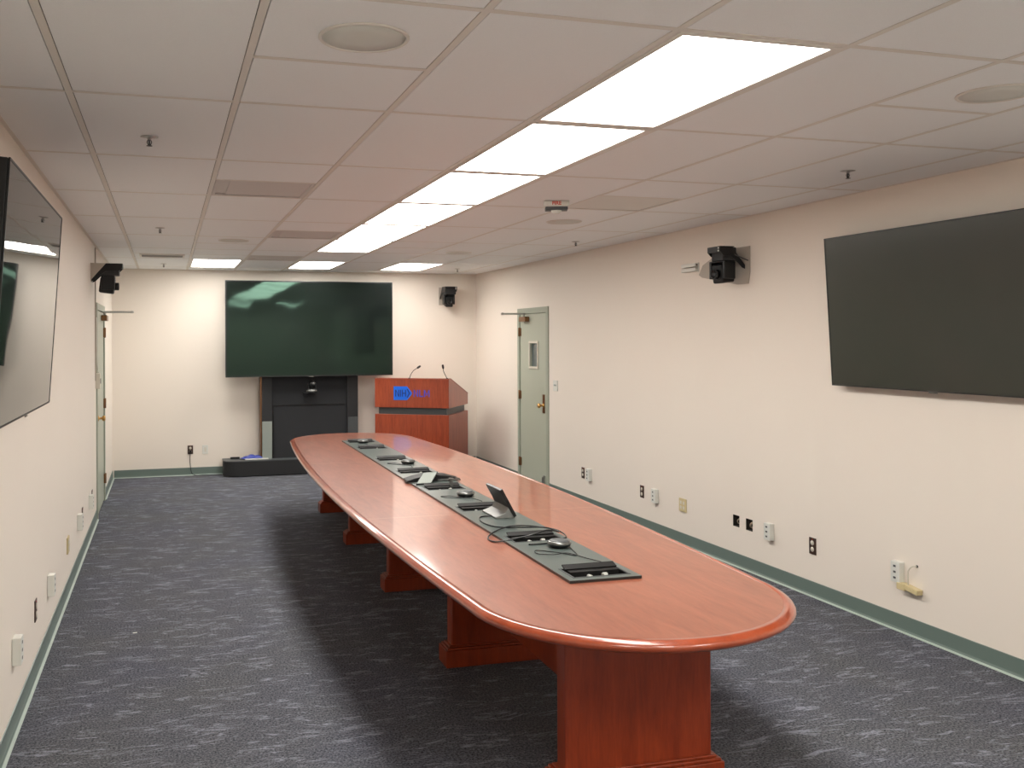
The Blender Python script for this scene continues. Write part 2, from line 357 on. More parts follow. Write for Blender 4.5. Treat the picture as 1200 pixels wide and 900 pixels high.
# ------------------------------------------------------------------ doors (local: x = into room, y along wall, hinges at +y end)
def make_door(name, loc, mirror, span, window):
    s = -1 if mirror else 1
    def X(v): return s * v
    W = span[1] - span[0]
    root = bpy.data.objects.new(name, None); COL.objects.link(root); root.location = loc; root['kind'] = 'structure'
    fr = MB()
    for y0, y1 in ((-0.05, 0.018), (W - 0.018, W + 0.05)):
        fr.box((X(-0.10), y0 if y0 > 0 else 0.0, 0), (X(0.0), min(y1, W) if y0 > 0 else y1, DH))
        fr.box((X(0.0), y0, 0), (X(0.014), y1, DH + 0.05))
    fr.box((X(-0.10), 0.018, DH - 0.018), (X(0), W - 0.018, DH)); fr.box((X(0), 0.018, DH - 0.018), (X(0.014), W - 0.018, DH + 0.05))
    fr.build('door_frame', 'frame', root, bevel=0.003)
    lf = MB()
    y0, y1, z0, z1 = 0.022, W - 0.022, 0.012, DH - 0.022
    if window:
        wy0, wy1, wz0, wz1 = W * 0.33, W * 0.60, 1.44, 1.72
        lf.box((X(-0.045), y0, z0), (X(0), y1, wz0)); lf.box((X(-0.045), y0, wz1), (X(0), y1, z1))
        lf.box((X(-0.045), y0, wz0), (X(0), wy0, wz1)); lf.box((X(-0.045), wy1, wz0), (X(0), y1, wz1))
    else: lf.box((X(-0.045), y0, z0), (X(0), y1, z1))
    lf.build('door_leaf', 'door', root)
    if window:
        k = MB(); t = 0.028
        for q in (((wy0 - t, wz0 - t), (wy1 + t, wz0)), ((wy0 - t, wz1), (wy1 + t, wz1 + t)), ((wy0 - t, wz0), (wy0, wz1)), ((wy1, wz0), (wy1 + t, wz1))):
            k.box((X(0), *q[0]), (X(0.012), *q[1]))
        wf = k.build('vision_panel', 'offwhite', root, bevel=0.002)
        MB().box((X(-0.028), wy0, wz0), (X(-0.022), wy1, wz1)).build('pane', 'glass', wf)
    for z in (0.25, 1.08, 1.86):
        MB().box((X(0.001), W - 0.055, z - 0.05), (X(0.016), W + 0.012, z + 0.05)).cyl((X(0.018), W - 0.02, z - 0.055), (X(0.018), W - 0.02, z + 0.055), 0.009).build('hinge', 'bronze', root)
    h = MB().box((X(0.0), 0.075, 0.90), (X(0.008), 0.135, 1.12)).build('lock_plate', 'bronze', root, bevel=0.002)
    mt = Matrix.Translation((X(0.008), 0.105, 0.99)) @ Matrix.Rotation(s * math.pi / 2, 4, 'Y')
    MB().lathe([(0.0, 0), (0.028, 0), (0.028, 0.006), (0.012, 0.010), (0.011, 0.035), (0.026, 0.045), (0.029, 0.058), (0.022, 0.070), (0, 0.072)], mtx=mt).build('door_knob', 'brass', h)
    c = MB().box((X(0.004), W * 0.62, DH - 0.115), (X(0.062), W * 0.86, DH - 0.055)).build('closer_body', 'bronze', root, bevel=0.006)
    MB().cyl((X(0.035), W * 0.74, DH - 0.058), (X(0.035), W * 0.74, DH - 0.018), 0.010).box((X(0.02), W * 0.74 - 0.012, DH - 0.030), (X(0.33), W * 0.74 + 0.012, DH - 0.008)).cyl((X(0.31), W * 0.74, DH - 0.032), (X(0.31), W * 0.74, DH - 0.004), 0.012).build('closer_arm', 'steel', c)
    if window:
        MB().box((X(0.0), 0.07, 0.08), (X(0.02), 0.11, 0.17)).cyl((X(0.03), 0.09, 0.02), (X(0.03), 0.09, 0.15), 0.009).build('door_stop', 'steel', root, bevel=0.002)
    return root
make_door('door_1', (XL, D1[0], 0), False, D1, False)
make_door('door_2', (XR, D2[0], 0), True, D2, True)

# ------------------------------------------------------------------ ceiling lights
def make_light():
    root = thing('ceiling_light', '', 'ceiling light')
    x1, y1, f = G - 0.0305, 2 * G - 0.0305, 0.024
    fr = MB()
    for a, b in (((0, 0), (x1, f)), ((0, y1 - f), (x1, y1)), ((0, f), (f, y1 - f)), ((x1 - f, f), (x1, y1 - f))):
        fr.box((*a, -0.003), (*b, 0.03))
    fr.build('fixture_frame', 'grid', root, bevel=0.002)
    MB().box((f, f, 0.004), (x1 - f, y1 - f, 0.010)).build('lamp_lens', 'lens', root)
    return root
L_LAB = {(3, -2): 'lit ceiling troffer nearest the camera, largest panel of the long central row',
 (3, 0): 'lit ceiling troffer second from the near end of the central row',
 (3, 2): 'lit ceiling troffer third from the near end of the central row',
 (3, 4): 'lit ceiling troffer, fourth of the central row, level with the fire alarm',
 (3, 6): 'lit ceiling troffer, fifth of the central row, beside a narrow grey vent',
 (3, 8): 'lit ceiling troffer at the far end of the unbroken central row',
 (1, 12): 'lit ceiling troffer by the back wall, leftmost of three, left of the big screen',
 (3, 12): 'lit ceiling troffer by the back wall, middle of three, above the big screen',
 (5, 12): 'lit ceiling troffer by the back wall, rightmost of three, above the wooden podium',
 (1, -6): 'lit ceiling troffer behind the camera on the left side of the room',
 (3, -6): 'lit ceiling troffer behind the camera in the middle of the room',
 (5, -6): 'lit ceiling troffer behind the camera on the right side of the room'}
proto = make_light()
for n, (i, j) in enumerate(lights_ij):
    o = proto if n == 0 else dup(proto)
    o.location = (gx(i) + 0.01525, gy(j) + 0.01525, ZC)
    o['label'] = L_LAB[(i, j)]; o['group'] = 'lit ceiling troffers'

# ceiling vents / panels
def vent(i, j, label, kind='slat'):
    root = thing('ceiling_vent', label, 'vent', (gx(i), gy(j), ZC), group='ceiling vents')
    a, b = 0.0155, G - 0.0155
    if kind == 'slat':
        fr = MB()
        for p, q in (((a, a), (b, a + 0.02)), ((a, b - 0.02), (b, b)), ((a, a + 0.02), (a + 0.02, b - 0.02)), ((b - 0.02, a + 0.02), (b, b - 0.02))):
            fr.box((*p, -0.001), (*q, 0.014))
        fr.box((a + 0.02, a + 0.02, 0.012), (b - 0.02, b - 0.02, 0.02))
        f = fr.build('vent_frame', 'ventgrey', root)
        sl = MB()
        for k in range(18):
            y = a + 0.028 + k * (b - a - 0.06) / 18
            sl.box((0.10, -0.014, -0.001), (b - 0.02, 0.014, 0.001), mtx=Matrix.Translation((0, y + 0.01, 0.006)) @ Matrix.Rotation(-0.12, 4, 'X'))
        sl.build('louvres', 'ventgrey', root)
    else:
        MB().box((a, a, 0.004), (b, b, 0.010)).build('perforated_sheet', 'perf', root)
    return root
vent(1, 3, 'grey slatted ceiling vent, largest, above the near left of the table')
vent(2, 7, 'narrow grey ceiling vent beside the fifth light of the central row')
vent(2, 11, 'dark grey ceiling vent between the far row lights left of the big screen top')
vent(5, 3, 'greenish grey perforated ceiling panel right of the fire alarm', 'perf')
# slot diffuser over the left
root = thing('air_diffuser', 'slim dark slot diffuser in the ceiling by the left door', 'vent', (gx(0) + 0.07, gy(11) + 0.05, ZC))
MB().box((0, 0, -0.012), (0.47, 0.02, 0.0)).box((0, 0.30, -0.012), (0.47, 0.32, 0.0)).box((0, 0.02, -0.012), (0.02, 0.30, 0.0)).box((0.45, 0.02, -0.012), (0.47, 0.30, 0.0)).build('diffuser_frame', 'grid', root)
MB().box((0.02, 0.02, -0.008), (0.45, 0.30, -0.0015)).build('slot', 'ventdark', root)
# ceiling speakers
def speaker(i, j, label):
    root = thing('ceiling_speaker', label, 'speaker', (gx(0) + i * G, gy(0) + j * G, ZC), group='round ceiling speakers')
    MB().lathe([(0.128, -0.0002), (0.140, -0.0002), (0.140, -0.003), (0.137, -0.006), (0.130, -0.006), (0.128, -0.0002)], 48).build('bezel', 'grid', root)
    MB().lathe([(0.0, -0.0065), (0.06, -0.0062), (0.1275, -0.003), (0.1275, -0.0004), (0, -0.0004)], 48).build('grille', 'grille', root)
speaker(1.53, -1.47, 'large round ceiling speaker at the top left of the view')
speaker(5.55, -1.45, 'round ceiling speaker cut by the right edge of the view')
speaker(1.56, 8.5, 'small looking round ceiling speaker far off on the left side of the ceiling')
speaker(5.53, 5.13, 'round ceiling speaker behind the fire alarm')
speaker(5.5, 9.6, 'farthest round ceiling speaker on the right side, before the podium')
# sprinklers
def make_spr():
    root = thing('sprinkler_head', '', 'sprinkler', group='ceiling sprinklers')
    MB().lathe([(0, 0), (0.038, 0), (0.040, -0.002), (0.020, -0.006), (0.010, -0.008), (0.008, -0.016), (0, -0.016)]).build('escutcheon', 'steel', root)
    MB().tube([(0.006, 0, -0.015), (0.010, 0, -0.026), (0.003, 0, -0.040)], 0.002).tube([(-0.006, 0, -0.015), (-0.010, 0, -0.026), (-0.003, 0, -0.040)], 0.002).cyl((0, 0, -0.014), (0, 0, -0.040), 0.004).lathe([(0, -0.039), (0.013, -0.041), (0.013, -0.043), (0, -0.043)]).build('deflector', 'dgrey', root)
    return root
SP = [(0.45, 1.21, 'sprinkler head nearest the camera on the left side of the ceiling'), (0.49, 7.1, 'sprinkler head midway along the left side of the ceiling'),
      (0.52, 13.25, 'sprinkler head by the back wall, left side, beyond the slot diffuser'), (6.54, 1.07, 'sprinkler head near the right wall above the big right screen'),
      (6.72, 7.38, 'sprinkler head midway along the right side, behind the fire alarm'), (6.6, 13.2, 'faint far sprinkler head over the right back corner')]
pr = make_spr()
for n, (i, j, lab) in enumerate(SP):
    o = pr if n == 0 else dup(pr); o.location = (GX0 + i * G, GY0 + j * G, ZC - 0.0002); o['label'] = lab
# lettering helper
def text_mesh(s, size, depth=0.0008, align='CENTER', bold=0.0):
    cu = bpy.data.curves.new('txt', 'FONT'); cu.body = s; cu.size = size; cu.align_x = align; cu.align_y = 'CENTER'; cu.extrude = depth; cu.offset = bold
    o = bpy.data.objects.new('txt', cu); COL.objects.link(o); bpy.context.view_layer.update()
    me = bpy.data.meshes.new_from_object(o); bpy.data.objects.remove(o); bpy.data.curves.remove(cu); return me
def text_obj(s, size, mtx, mname, name, parent, bold=0.0, sx=1.0):
    me = text_mesh(s, size, bold=bold); me.transform(Matrix.Diagonal((sx, 1, 1, 1))); me.transform(mtx); me.materials.clear(); me.materials.append(M[mname])
    o = bpy.data.objects.new(name, me); COL.objects.link(o); o.parent = parent; return o
# fire alarm strobe
root = thing('fire_alarm', 'white fire alarm strobe with red letters on the ceiling', 'fire alarm', (2.53, 5.86, ZC), rz=-0.35)
MB().box((-0.085, -0.055, -0.040), (0.085, 0.055, -0.0005)).build('housing', 'white', root, bevel=0.008)
MB().box((-0.075, -0.045, -0.062), (0.075, 0.045, -0.040)).build('horn_grille', 'dgrey', root, bevel=0.004)
MB().lathe([(0, -0.085), (0.02, -0.083), (0.034, -0.070), (0.036, -0.062), (0, -0.062)]).build('strobe_lens', 'white', root)
text_obj('FIRE', 0.034, Matrix.Translation((0, -0.0552, -0.020)) @ Matrix.Rotation(math.pi / 2, 4, 'X'), 'red', 'lettering', root, bold=0.001)

# ------------------------------------------------------------------ conference table (local origin at floor centre)
TH = 0.75
tbl = thing('conference_table', 'long boat-shaped cherry wood conference table with grey equipment rail down the middle', 'table', (1.815, 6.49, 0), rz=-0.013)
def outline(inset=0.0):
    pts = []; Yh, We, Wm = 3.04, 0.657, 0.772
    n = 28
    for k in range(n + 1):
        a = math.pi * k / n; pts.append((We * math.cos(a), Yh + We * math.sin(a)))
    for k in range(1, 24):
        y = Yh - 2 * Yh * k / 24; pts.append((-(We + (Wm - We) * (1 - (y / Yh) ** 2)), y))
    for k in range(n + 1):
        a = math.pi + math.pi * k / n; pts.append((We * math.cos(a), -Yh + We * math.sin(a)))
    for k in range(1, 24):
        y = -Yh + 2 * Yh * k / 24; pts.append(((We + (Wm - We) * (1 - (y / Yh) ** 2)), y))
    if inset:
        out = []; m_ = len(pts)
        for i in range(m_):
            a = Vector(pts[i - 1]); b = Vector(pts[(i + 1) % m_]); d = (b - a).normalized(); nrm = Vector((-d.y, d.x)); p = Vector(pts[i]) + nrm * inset
            out.append((p.x, p.y))
        pts = out
    return pts
RX, RY0, RY1 = 0.165, -2.885, 2.82     # rail half width and ends
# top sheet with slot for the rail
bm = bmesh.new()
def ring(pts, z): return [bm.verts.new((x, y, z)) for x, y in pts]
ins = outline(0.045)
a = ring(ins, TH); hole = [bm.verts.new(p) for p in ((-RX + .01, RY0 + .01, TH), (RX - .01, RY0 + .01, TH), (RX - .01, RY1 - .01, TH), (-RX + .01, RY1 - .01, TH))]
es = [bm.edges.new((a[i], a[(i + 1) % len(a)])) for i in range(len(a))] + [bm.edges.new((hole[i], hole[(i + 1) % 4])) for i in range(4)]
bmesh.ops.triangle_fill(bm, edges=es, use_beauty=True)
for f in bm.faces:
    if f.normal.z < 0: f.normal_flip()
hb = [bm.verts.new((v.co.x, v.co.y, TH - 0.04)) for v in hole]
for i in range(4): bm.faces.new((hole[i], hole[(i + 1) % 4], hb[(i + 1) % 4], hb[i]))
lo = ring(outline(0.045), TH - 0.04)
es = [bm.edges.new((lo[i], lo[(i + 1) % len(lo)])) for i in range(len(lo))] + [e for e in bm.edges if e.verts[0] in hb and e.verts[1] in hb]
r_ = bmesh.ops.triangle_fill(bm, edges=es, use_beauty=True)
for f in [g for g in r_['geom'] if isinstance(g, bmesh.types.BMFace)]:
    f.normal_update()
    if f.normal.z > 0: f.normal_flip()
me = bpy.data.meshes.new('tabletop'); bm.to_mesh(me); bm.free(); me.materials.append(M['top'])
o = bpy.data.objects.new('tabletop', me); COL.objects.link(o); o.parent = tbl
# moulded edge band
prof_e = [(0.045, 0.0), (0.030, 0.0), (0.022, -0.001), (0.017, -0.004), (0.013, -0.006), (0.006, -0.010), (0.001, -0.017), (0.0, -0.024), (0.003, -0.031), (0.009, -0.037), (0.018, -0.042), (0.045, -0.042)]
bm = bmesh.new(); rings = []
for (d, z) in prof_e: rings.append([bm.verts.new((x, y, TH + z)) for x, y in outline(d)])
for A, B in zip(rings, rings[1:] + rings[:1]):
    for i in range(len(A)):
        f = bm.faces.new((A[i], B[i], B[(i + 1) % len(A)], A[(i + 1) % len(A)])); f.smooth = True
bmesh.ops.recalc_face_normals(bm, faces=bm.faces)
me = bpy.data.meshes.new('edge_moulding'); bm.to_mesh(me); bm.free(); me.materials.append(M['edge'])
o = bpy.data.objects.new('edge_moulding', me); COL.objects.link(o); o.parent = tbl
tag(o, 'glossy rounded cherry edge band')
# slab legs
def slab(y):
    lg = MB().box((-0.315, y - 0.045, 0.105), (0.315, y + 0.045, TH - 0.042)).build('leg', 'leg', tbl, bevel=0.012, segs=3)
    mb = MB().box((-0.352, y - 0.078, 0), (0.352, y + 0.078, 0.092)).box((-0.342, y - 0.070, 0.092), (0.342, y + 0.070, 0.104)).box((-0.330, y - 0.058, 0.104), (0.330, y + 0.058, 0.113))
    mb.build('plinth', 'leg', lg, bevel=0.004)
for y in (-3.14, -1.58, 0.0, 1.58, 3.13): slab(y)
MB().box((-0.022, -3.09, 0.19), (0.022, 3.08, TH - 0.042)).build('spine_panel', 'leg', tbl)
# equipment rail with connection wells
WY = [-2.765, -2.045, -1.165, -0.36, 0.45, 1.23, 2.10, 2.66]
holes = [(-0.125, 0.125, y - 0.075, y + 0.075) for y in WY]
mb = MB()
rz = TH + 0.012
rect_holes(mb, -RX, RX, RY0, RY1, holes, lambda u, v: (u, v, rz))
for (p, q) in (((-RX, RY0), (RX, RY0)), ((RX, RY0), (RX, RY1)), ((RX, RY1), (-RX, RY1)), ((-RX, RY1), (-RX, RY0))):
    v = [mb.bm.verts.new(c) for c in ((*p, TH + 0.0003), (*q, TH + 0.0003), (*q, rz), (*p, rz))]; mb.bm.faces.new(v).material_index = 1
rail = mb.build('equipment_rail', ['rail', 'railedge'], tbl)
for k, (x0, x1, y0, y1) in enumerate(holes):
    mb = MB(); z1, z0 = rz + 0.0015, rz - 0.05; t = 0.008
    for a, b in (((x0 - t, y0 - t), (x1 + t, y0)), ((x0 - t, y1), (x1 + t, y1 + t)), ((x0 - t, y0), (x0, y1)), ((x1, y0), (x1 + t, y1))): mb.box((*a, rz), (*b, z1), mi=1)
    mb.box((x0, y0, z0 - .004), (x1, y1, z0)); mb.box((x0, y0, z0), (x0 + .003, y1, rz)); mb.box((x1 - .003, y0, z0), (x1, y1, rz)); mb.box((x0 + .003, y0, z0), (x1 - .003, y0 + .003, rz)); mb.box((x0 + .003, y1 - .003, z0), (x1 - .003, y1, rz))
    # socket block across the well, plugs and folded-back lid
    mb.box((x0 + .012, y0 + .070, z0), (x1 - .012, y1 - .005, rz + 0.004), mi=0)
    mb.box((-0.122, 0, 0), (0.122, 0.040, 0.006), mi=0, mtx=Matrix.Translation((0, y1 - 0.042, rz + 0.0045)) @ Matrix.Rotation(0.30, 4, 'X'))
    mb.cyl((-0.03, y0 + .070, rz - .016), (-0.03, y0 + .038, rz - .012), 0.008, 10, 2).cyl((0.04, y0 + .070, rz - .014), (0.04, y0 + .04, rz - .006), 0.009, 10, 2)
    mb.build('connection_well', ['blackg', 'dgrey', 'white'], rail)

# world position of a table-local point
_c, _s = math.cos(-0.013), math.sin(-0.013)
def tw(x, y, z=rz): return (1.815 + _c * x - _s * y, 6.49 + _s * x + _c * y, z)
def tl(X, Y):   # world to table local
    dx, dy = X - 1.815, Y - 6.49; return (_c * dx + _s * dy, -_s * dx + _c * dy)
# microphone pucks
def puck(X, Y, label, loop, rz_=0.0):
    root = thing('conference_microphone', label, 'microphone', (X, Y, rz + 0.0002), rz_, 'round table microphones')
    MB().lathe([(0, 0.0), (0.040, 0.0), (0.052, 0.006), (0.056, 0.014), (0.056, 0.020), (0.050, 0.027), (0, 0.027)], 40).build('microphone_base', 'black', root)
    MB().lathe([(0.0565, 0.0165), (0.059, 0.019), (0.058, 0.024), (0.050, 0.031), (0.046, 0.032), (0.046, 0.027), (0.0565, 0.0165)], 40).build('metal_ring', 'silver', root)
    MB().lathe([(0.046, 0.0275), (0.046, 0.0335), (0.03, 0.036), (0, 0.037)], 40).build('touch_cap', 'dgrey', root)
    MB().tube(loop, 0.0022, 6).build('cable', 'black', root)
lp = lambda sc: [(-0.02, -0.057, 0.008), (-0.07, -0.055, 0.003), (-0.15 * sc, 0.0, 0.003), (-0.16 * sc, 0.05, 0.003), (-0.10 * sc, 0.03, 0.004), (-0.06, -0.07, 0.006), (0.0, -0.12, 0.003), (0.0, -0.23, 0.004)]
puck(1.828, 4.215, 'round black conference microphone nearest the near end of the table rail',
     [(0.03, -0.052, 0.010), (0.03, -0.09, 0.003), (0.0, -0.20, 0.003), (-0.06, -0.12, 0.003), (-0.14, -0.05, 0.003), (-0.16, -0.12, 0.004), (-0.10, -0.17, 0.007), (-0.02, -0.15, 0.004), (0.02, -0.26, 0.003), (0.04, -0.355, 0.008), (0.04, -0.40, 0.012)])
puck(1.845, 5.75, 'round black conference microphone just beyond the upright touch panel', lp(0.95), 0.15)
puck(1.882, 7.395, 'round black conference microphone, third from the near end, beyond the tilted grey panel', lp(1.0), -0.1)
puck(1.845, 9.02, 'farthest round black conference microphone at the podium end of the rail', [(0, -0.055, 0.008), (0.0, -0.09, 0.003), (0.0, -0.20, 0.004)])
# upright touch panel seen from behind
root = thing('touch_panel', 'black touch panel on a grey wedge stand, tilted upright on the rail', 'touch panel', (1.825, 5.085, rz + 0.0004), 0.0)
mt = Matrix.Translation((0.062, 0, 0.008)) @ Matrix.Rotation(-0.50, 4, 'Y')
MB().box((-0.009, -0.125, 0), (0.009, 0.125, 0.178), mtx=mt).build('panel_housing', 'black', root, bevel=0.004)
MB().box((0.0092, -0.115, 0.01), (0.0105, 0.115, 0.168), mtx=mt).build('screen', 'screen', root)
MB().prism([(-0.055, 0), (0.062, 0), (0.050, 0.020), (0.022, 0.062), (0.005, 0.030), (-0.055, 0.010)], 0.235, axis='y', base=-0.1175).build('wedge_stand', 'stand', root, bevel=0.003)
root2 = tag(MB().tube([(1.772, 5.04, rz + .006), (1.70, 5.03, rz + .004), (1.665, 4.90, rz + .004), (1.68, 4.78, rz + .004), (1.73, 4.72, rz + .004), (1.82, 4.66, rz + .010), (1.90, 4.56, rz + .024), (1.925, 4.44, rz + .024), (1.85, 4.42, rz + .040), (1.76, 4.40, rz + .026), (1.66, 4.42, rz + .004), (1.58, 4.44, TH + .006), (1.575, 4.54, TH + .006), (1.64, 4.62, TH + .018), (1.75, 4.69, rz + .014), (1.84, 4.65, rz + .020), (1.945, 4.53, rz + .016), (1.955, 4.42, rz + .004), (1.90, 4.35, rz + .005), (1.80, 4.29, rz + .004), (1.70, 4.29, rz + .004)], 0.0038, 8)
            .build('power_cable', 'black'), 'black cable looping off the touch panel over the second connection well', 'cable')
# black flat device with grey panel leaning on it
root = thing('docking_unit', 'flat black docking unit lying askew across the rail midway', 'docking unit', (1.83, 6.44, rz + 0.0004), -0.06)
MB().prism([(-0.20, 0), (0.19, 0), (0.19, 0.010), (0.10, 0.036), (-0.02, 0.050), (-0.14, 0.028), (-0.20, 0.010)], 0.15, axis='y', base=-0.03).build('case', 'blackg', root, bevel=0.004)
MB().box((0.02, -0.034, 0.004), (0.15, -0.030, 0.018)).box((0.150, -0.036, 0.004), (0.18, -0.028, 0.020)).build('connector_strip', 'silver', root)
d1 = Vector((0.113, 0.012, 0.0)); d2 = Vector((0.082, 0.115, 0.062)); nn = d1.cross(d2).normalized() * 0.009
bm = bmesh.new(); q = [Vector((0, 0, 0)), d1, d1 + d2, d2]
lo_ = [bm.verts.new(p) for p in q]; hi_ = [bm.verts.new(p + nn) for p in q]
bm.faces.new(lo_[::-1]); bm.faces.new(hi_)
for i in range(4): bm.faces.new((lo_[i], lo_[(i + 1) % 4], hi_[(i + 1) % 4], hi_[i]))
for v in bm.verts: pass
me = bpy.data.meshes.new('tablet'); bm.to_mesh(me); bm.free(); me.materials.append(M['black'])
tb = thing('tablet', 'small grey tablet leaning face up against the black docking unit', 'tablet', (1.655, 6.285, rz + 0.0005))
o = bpy.data.objects.new('tablet_case', me); COL.objects.link(o); o.parent = tb
off = nn * 1.04
bm = bmesh.new(); fq = [Vector((0, 0, 0)) + d1 * .04 + d2 * .04, d1 * .96 + d2 * .04, d1 * .96 + d2 * .96, d1 * .04 + d2 * .96]
a_ = [bm.verts.new(p + off) for p in fq]; b_ = [bm.verts.new(p + off + nn * .12) for p in fq]; bm.faces.new(b_)
for i in range(4): bm.faces.new((a_[i], a_[(i + 1) % 4], b_[(i + 1) % 4], b_[i]))
bm.faces.new(a_[::-1])
me = bpy.data.meshes.new('tablet_face'); bm.to_mesh(me); bm.free(); me.materials.append(M['grey'])
o = bpy.data.objects.new('tablet_face', me); COL.objects.link(o); o.parent = tb
# white adapter standing on fourth well
tag(MB().box((1.855, 6.125, rz + .0005), (1.875, 6.145, rz + .05)).box((1.85, 6.12, rz + .05), (1.88, 6.15, rz + .062)).build('adapter_plug', 'silver'), 'small silver adapter standing on the fourth connection well', 'adapter')

# ------------------------------------------------------------------ televisions
def make_tv(name, label, loc, rz_, wd, ht, tilt, screen, group=None, depth=0.055, b=0.007):
    """local: screen faces +x, width along y centred, z centred; tilt leans the top outwards"""
    root = thing(name, label, 'television', loc, rz_, group); R_ = Matrix.Rotation(tilt, 4, 'Y')
    w2, h2 = wd / 2, ht / 2
    MB().box((-depth, -w2, -h2), (-0.004, w2, h2), mtx=R_).build('television_body', 'black', root, bevel=0.006)
    fr = MB()
    for p, q in (((-w2, -h2), (w2, -h2 + b)), ((-w2, h2 - b), (w2, h2)), ((-w2, -h2 + b), (-w2 + b, h2 - b)), ((w2 - b, -h2 + b), (w2, h2 - b))):
        fr.box((-0.004, *p), (0.002, *q), mtx=R_)
    fr.build('bezel', 'black' if b < 0.01 else 'bezel', root)
    MB().box((-0.004, -w2 + b, -h2 + b), (0.0, w2 - b, h2 - b), mtx=R_).build('screen', screen, root)
    MB().box((0.0, -0.03, -h2 - 0.008), (0.003, 0.03, -h2 + 0.004), mtx=R_).build('badge', 'silver', root)
    return root, R_
TZ = (2.414 + 1.464) / 2
tvl, R_ = make_tv('wall_television', 'glossy wall television on the left wall, tilted, mirroring the ceiling lights', (-0.55, 4.36, 1.93), 0, 1.68, 0.955, 0.068, 'screen', 'wall televisions')
MB().box((-0.112, -0.3, -0.2), (-0.06, 0.3, 0.2)).build('wall_mount', 'blackm', tvl)
tvr, R_ = make_tv('wall_television', 'dark matt wall television on the right wall above the row of sockets', (4.145, 4.335, TZ), math.pi, 1.68, 0.955, 0.062, 'screenm', 'wall televisions')
MB().box((-0.108, -0.3, -0.2), (-0.06, 0.3, 0.2)).build('wall_mount', 'blackm', tvr)

# ------------------------------------------------------------------ presentation cart with big screen
CXc = 1.835
bt, R_ = make_tv('presentation_television', 'very large dark television on the black rolling stand at the back wall', (CXc, 12.37, 1.918), -math.pi / 2, 2.21, 1.255, 0.0, 'screenb', depth=0.075, b=0.016)
cart = thing('television_stand', 'black rounded television stand with grey side cheeks under the big screen', 'stand', (CXc, 12.53, 0))
mb = MB(); pts = [(-1.13, 0.17), (-1.13, -0.02)]
for k in range(9):
    a = math.pi + (math.pi / 2) * k / 8; pts.append((-0.98 + 0.15 * math.cos(a), -0.05 + 0.13 * math.sin(a)))
for k in range(9):
    a = 1.5 * math.pi + (math.pi / 2) * k / 8; pts.append((0.93 + 0.15 * math.cos(a), -0.05 + 0.13 * math.sin(a)))
pts += [(1.08, -0.02), (1.08, 0.17)]
mb.prism(pts, 0.185, axis='z', base=0.012); mb.build('stand_base', 'blackm', cart)
mb = MB(); mb.prism([(x * 1.004, y * 1.0 + (-0.003 if y < 0 else 0)) for x, y in pts], 0.012, axis='z', base=0.197); mb.build('base_top', 'dgrey', cart)
MB().box((-0.65, -0.03, 0.209), (-0.635, 0.17, 1.285)).build('side_trim', 'bronze', cart)
MB().box((-0.635, -0.04, 0.209), (-0.50, 0.17, 1.285)).build('side_column', 'blackm', cart, bevel=0.003)
MB().box((0.50, -0.04, 0.209), (0.65, 0.17, 1.285)).build('side_column', 'blackm', cart, bevel=0.003)
MB().box((-0.50, 0.0, 0.209), (0.50, 0.16, 1.285)).build('fabric_panel', 'cloth', cart)
MB().box((-0.632, -0.055, 0.2095), (-0.503, -0.041, 0.70)).build('cheek_panel', 'grey', cart, bevel=0.003)
MB().box((0.512, -0.055, 0.2095), (0.645, -0.041, 0.73)).build('cheek_panel', 'dgrey', cart, bevel=0.003)
MB().box((-0.49, -0.008, 0.22), (-0.47, -0.001, 0.90)).box((-0.49, -0.008, 0.90), (0.49, -0.001, 0.915)).build('panel_trim', 'black', cart)
cm = MB().box((-0.09, -0.13, 1.065), (0.07, 0.0, 1.075)).build('camera_shelf', 'blackm', cart)
pc = thing('conference_camera', 'small silver and black camera on the stand below the big screen', 'camera', (CXc + 0.02, 12.455, 1.0755))
MB().lathe([(0, 0), (0.070, 0), (0.078, 0.012), (0.074, 0.030), (0.052, 0.044), (0, 0.048)], 32).build('camera_base', 'silver', pc)
MB().box((-0.055, -0.03, 0.04), (-0.042, 0.03, 0.12)).box((0.042, -0.03, 0.04), (0.055, 0.03, 0.12)).box((-0.055, -0.03, 0.032), (0.055, 0.03, 0.046)).build('yoke', 'blackm', pc, bevel=0.004)
MB().lathe([(0, -0.045), (0.030, -0.045), (0.042, -0.03), (0.044, 0.02), (0.030, 0.045), (0, 0.05)], 24, mtx=Matrix.Translation((0, 0, 0.105)) @ Matrix.Rotation(0.5, 4, 'Z') @ Matrix.Rotation(1.2, 4, 'X')).build('camera_head', 'black', pc)
MB().lathe([(0.0, 0.0), (0.022, 0.0), (0.022, 0.012), (0, 0.012)], 20, mtx=Matrix.Translation((0.02, -0.045, 0.115)) @ Matrix.Rotation(0.5, 4, 'Z') @ Matrix.Rotation(1.4, 4, 'X')).build('lens', 'silver', pc)
# bag and paper on the stand base
zz = 0.2095
mb = MB()
g_ = 9; vs = {}
for i in range(g_):
    for j in range(6):
        x = -0.16 + 0.32 * i / (g_ - 1); y = -0.06 + 0.12 * j / 5
        e = (1 - abs(2 * i / (g_ - 1) - 1) ** 3) * (1 - abs(2 * j / 5 - 1) ** 3)
        vs[i, j] = (x, y, e * (0.02 + 0.03 * random.random()))
top_ = {k: mb.bm.verts.new(v) for k, v in vs.items()}
for i in range(g_ - 1):
    for j in range(5): mb.bm.faces.new((top_[i, j], top_[i + 1, j], top_[i + 1, j + 1], top_[i, j + 1]))
bm_ = {k: mb.bm.verts.new((v[0], v[1], -0.0)) for k, v in vs.items() if k[0] in (0, g_ - 1) or k[1] in (0, 5)}
loop_ = [(i, 0) for i in range(g_)] + [(g_ - 1, j) for j in range(1, 6)] + [(i, 5) for i in range(g_ - 2, -1, -1)] + [(0, j) for j in range(4, 0, -1)]
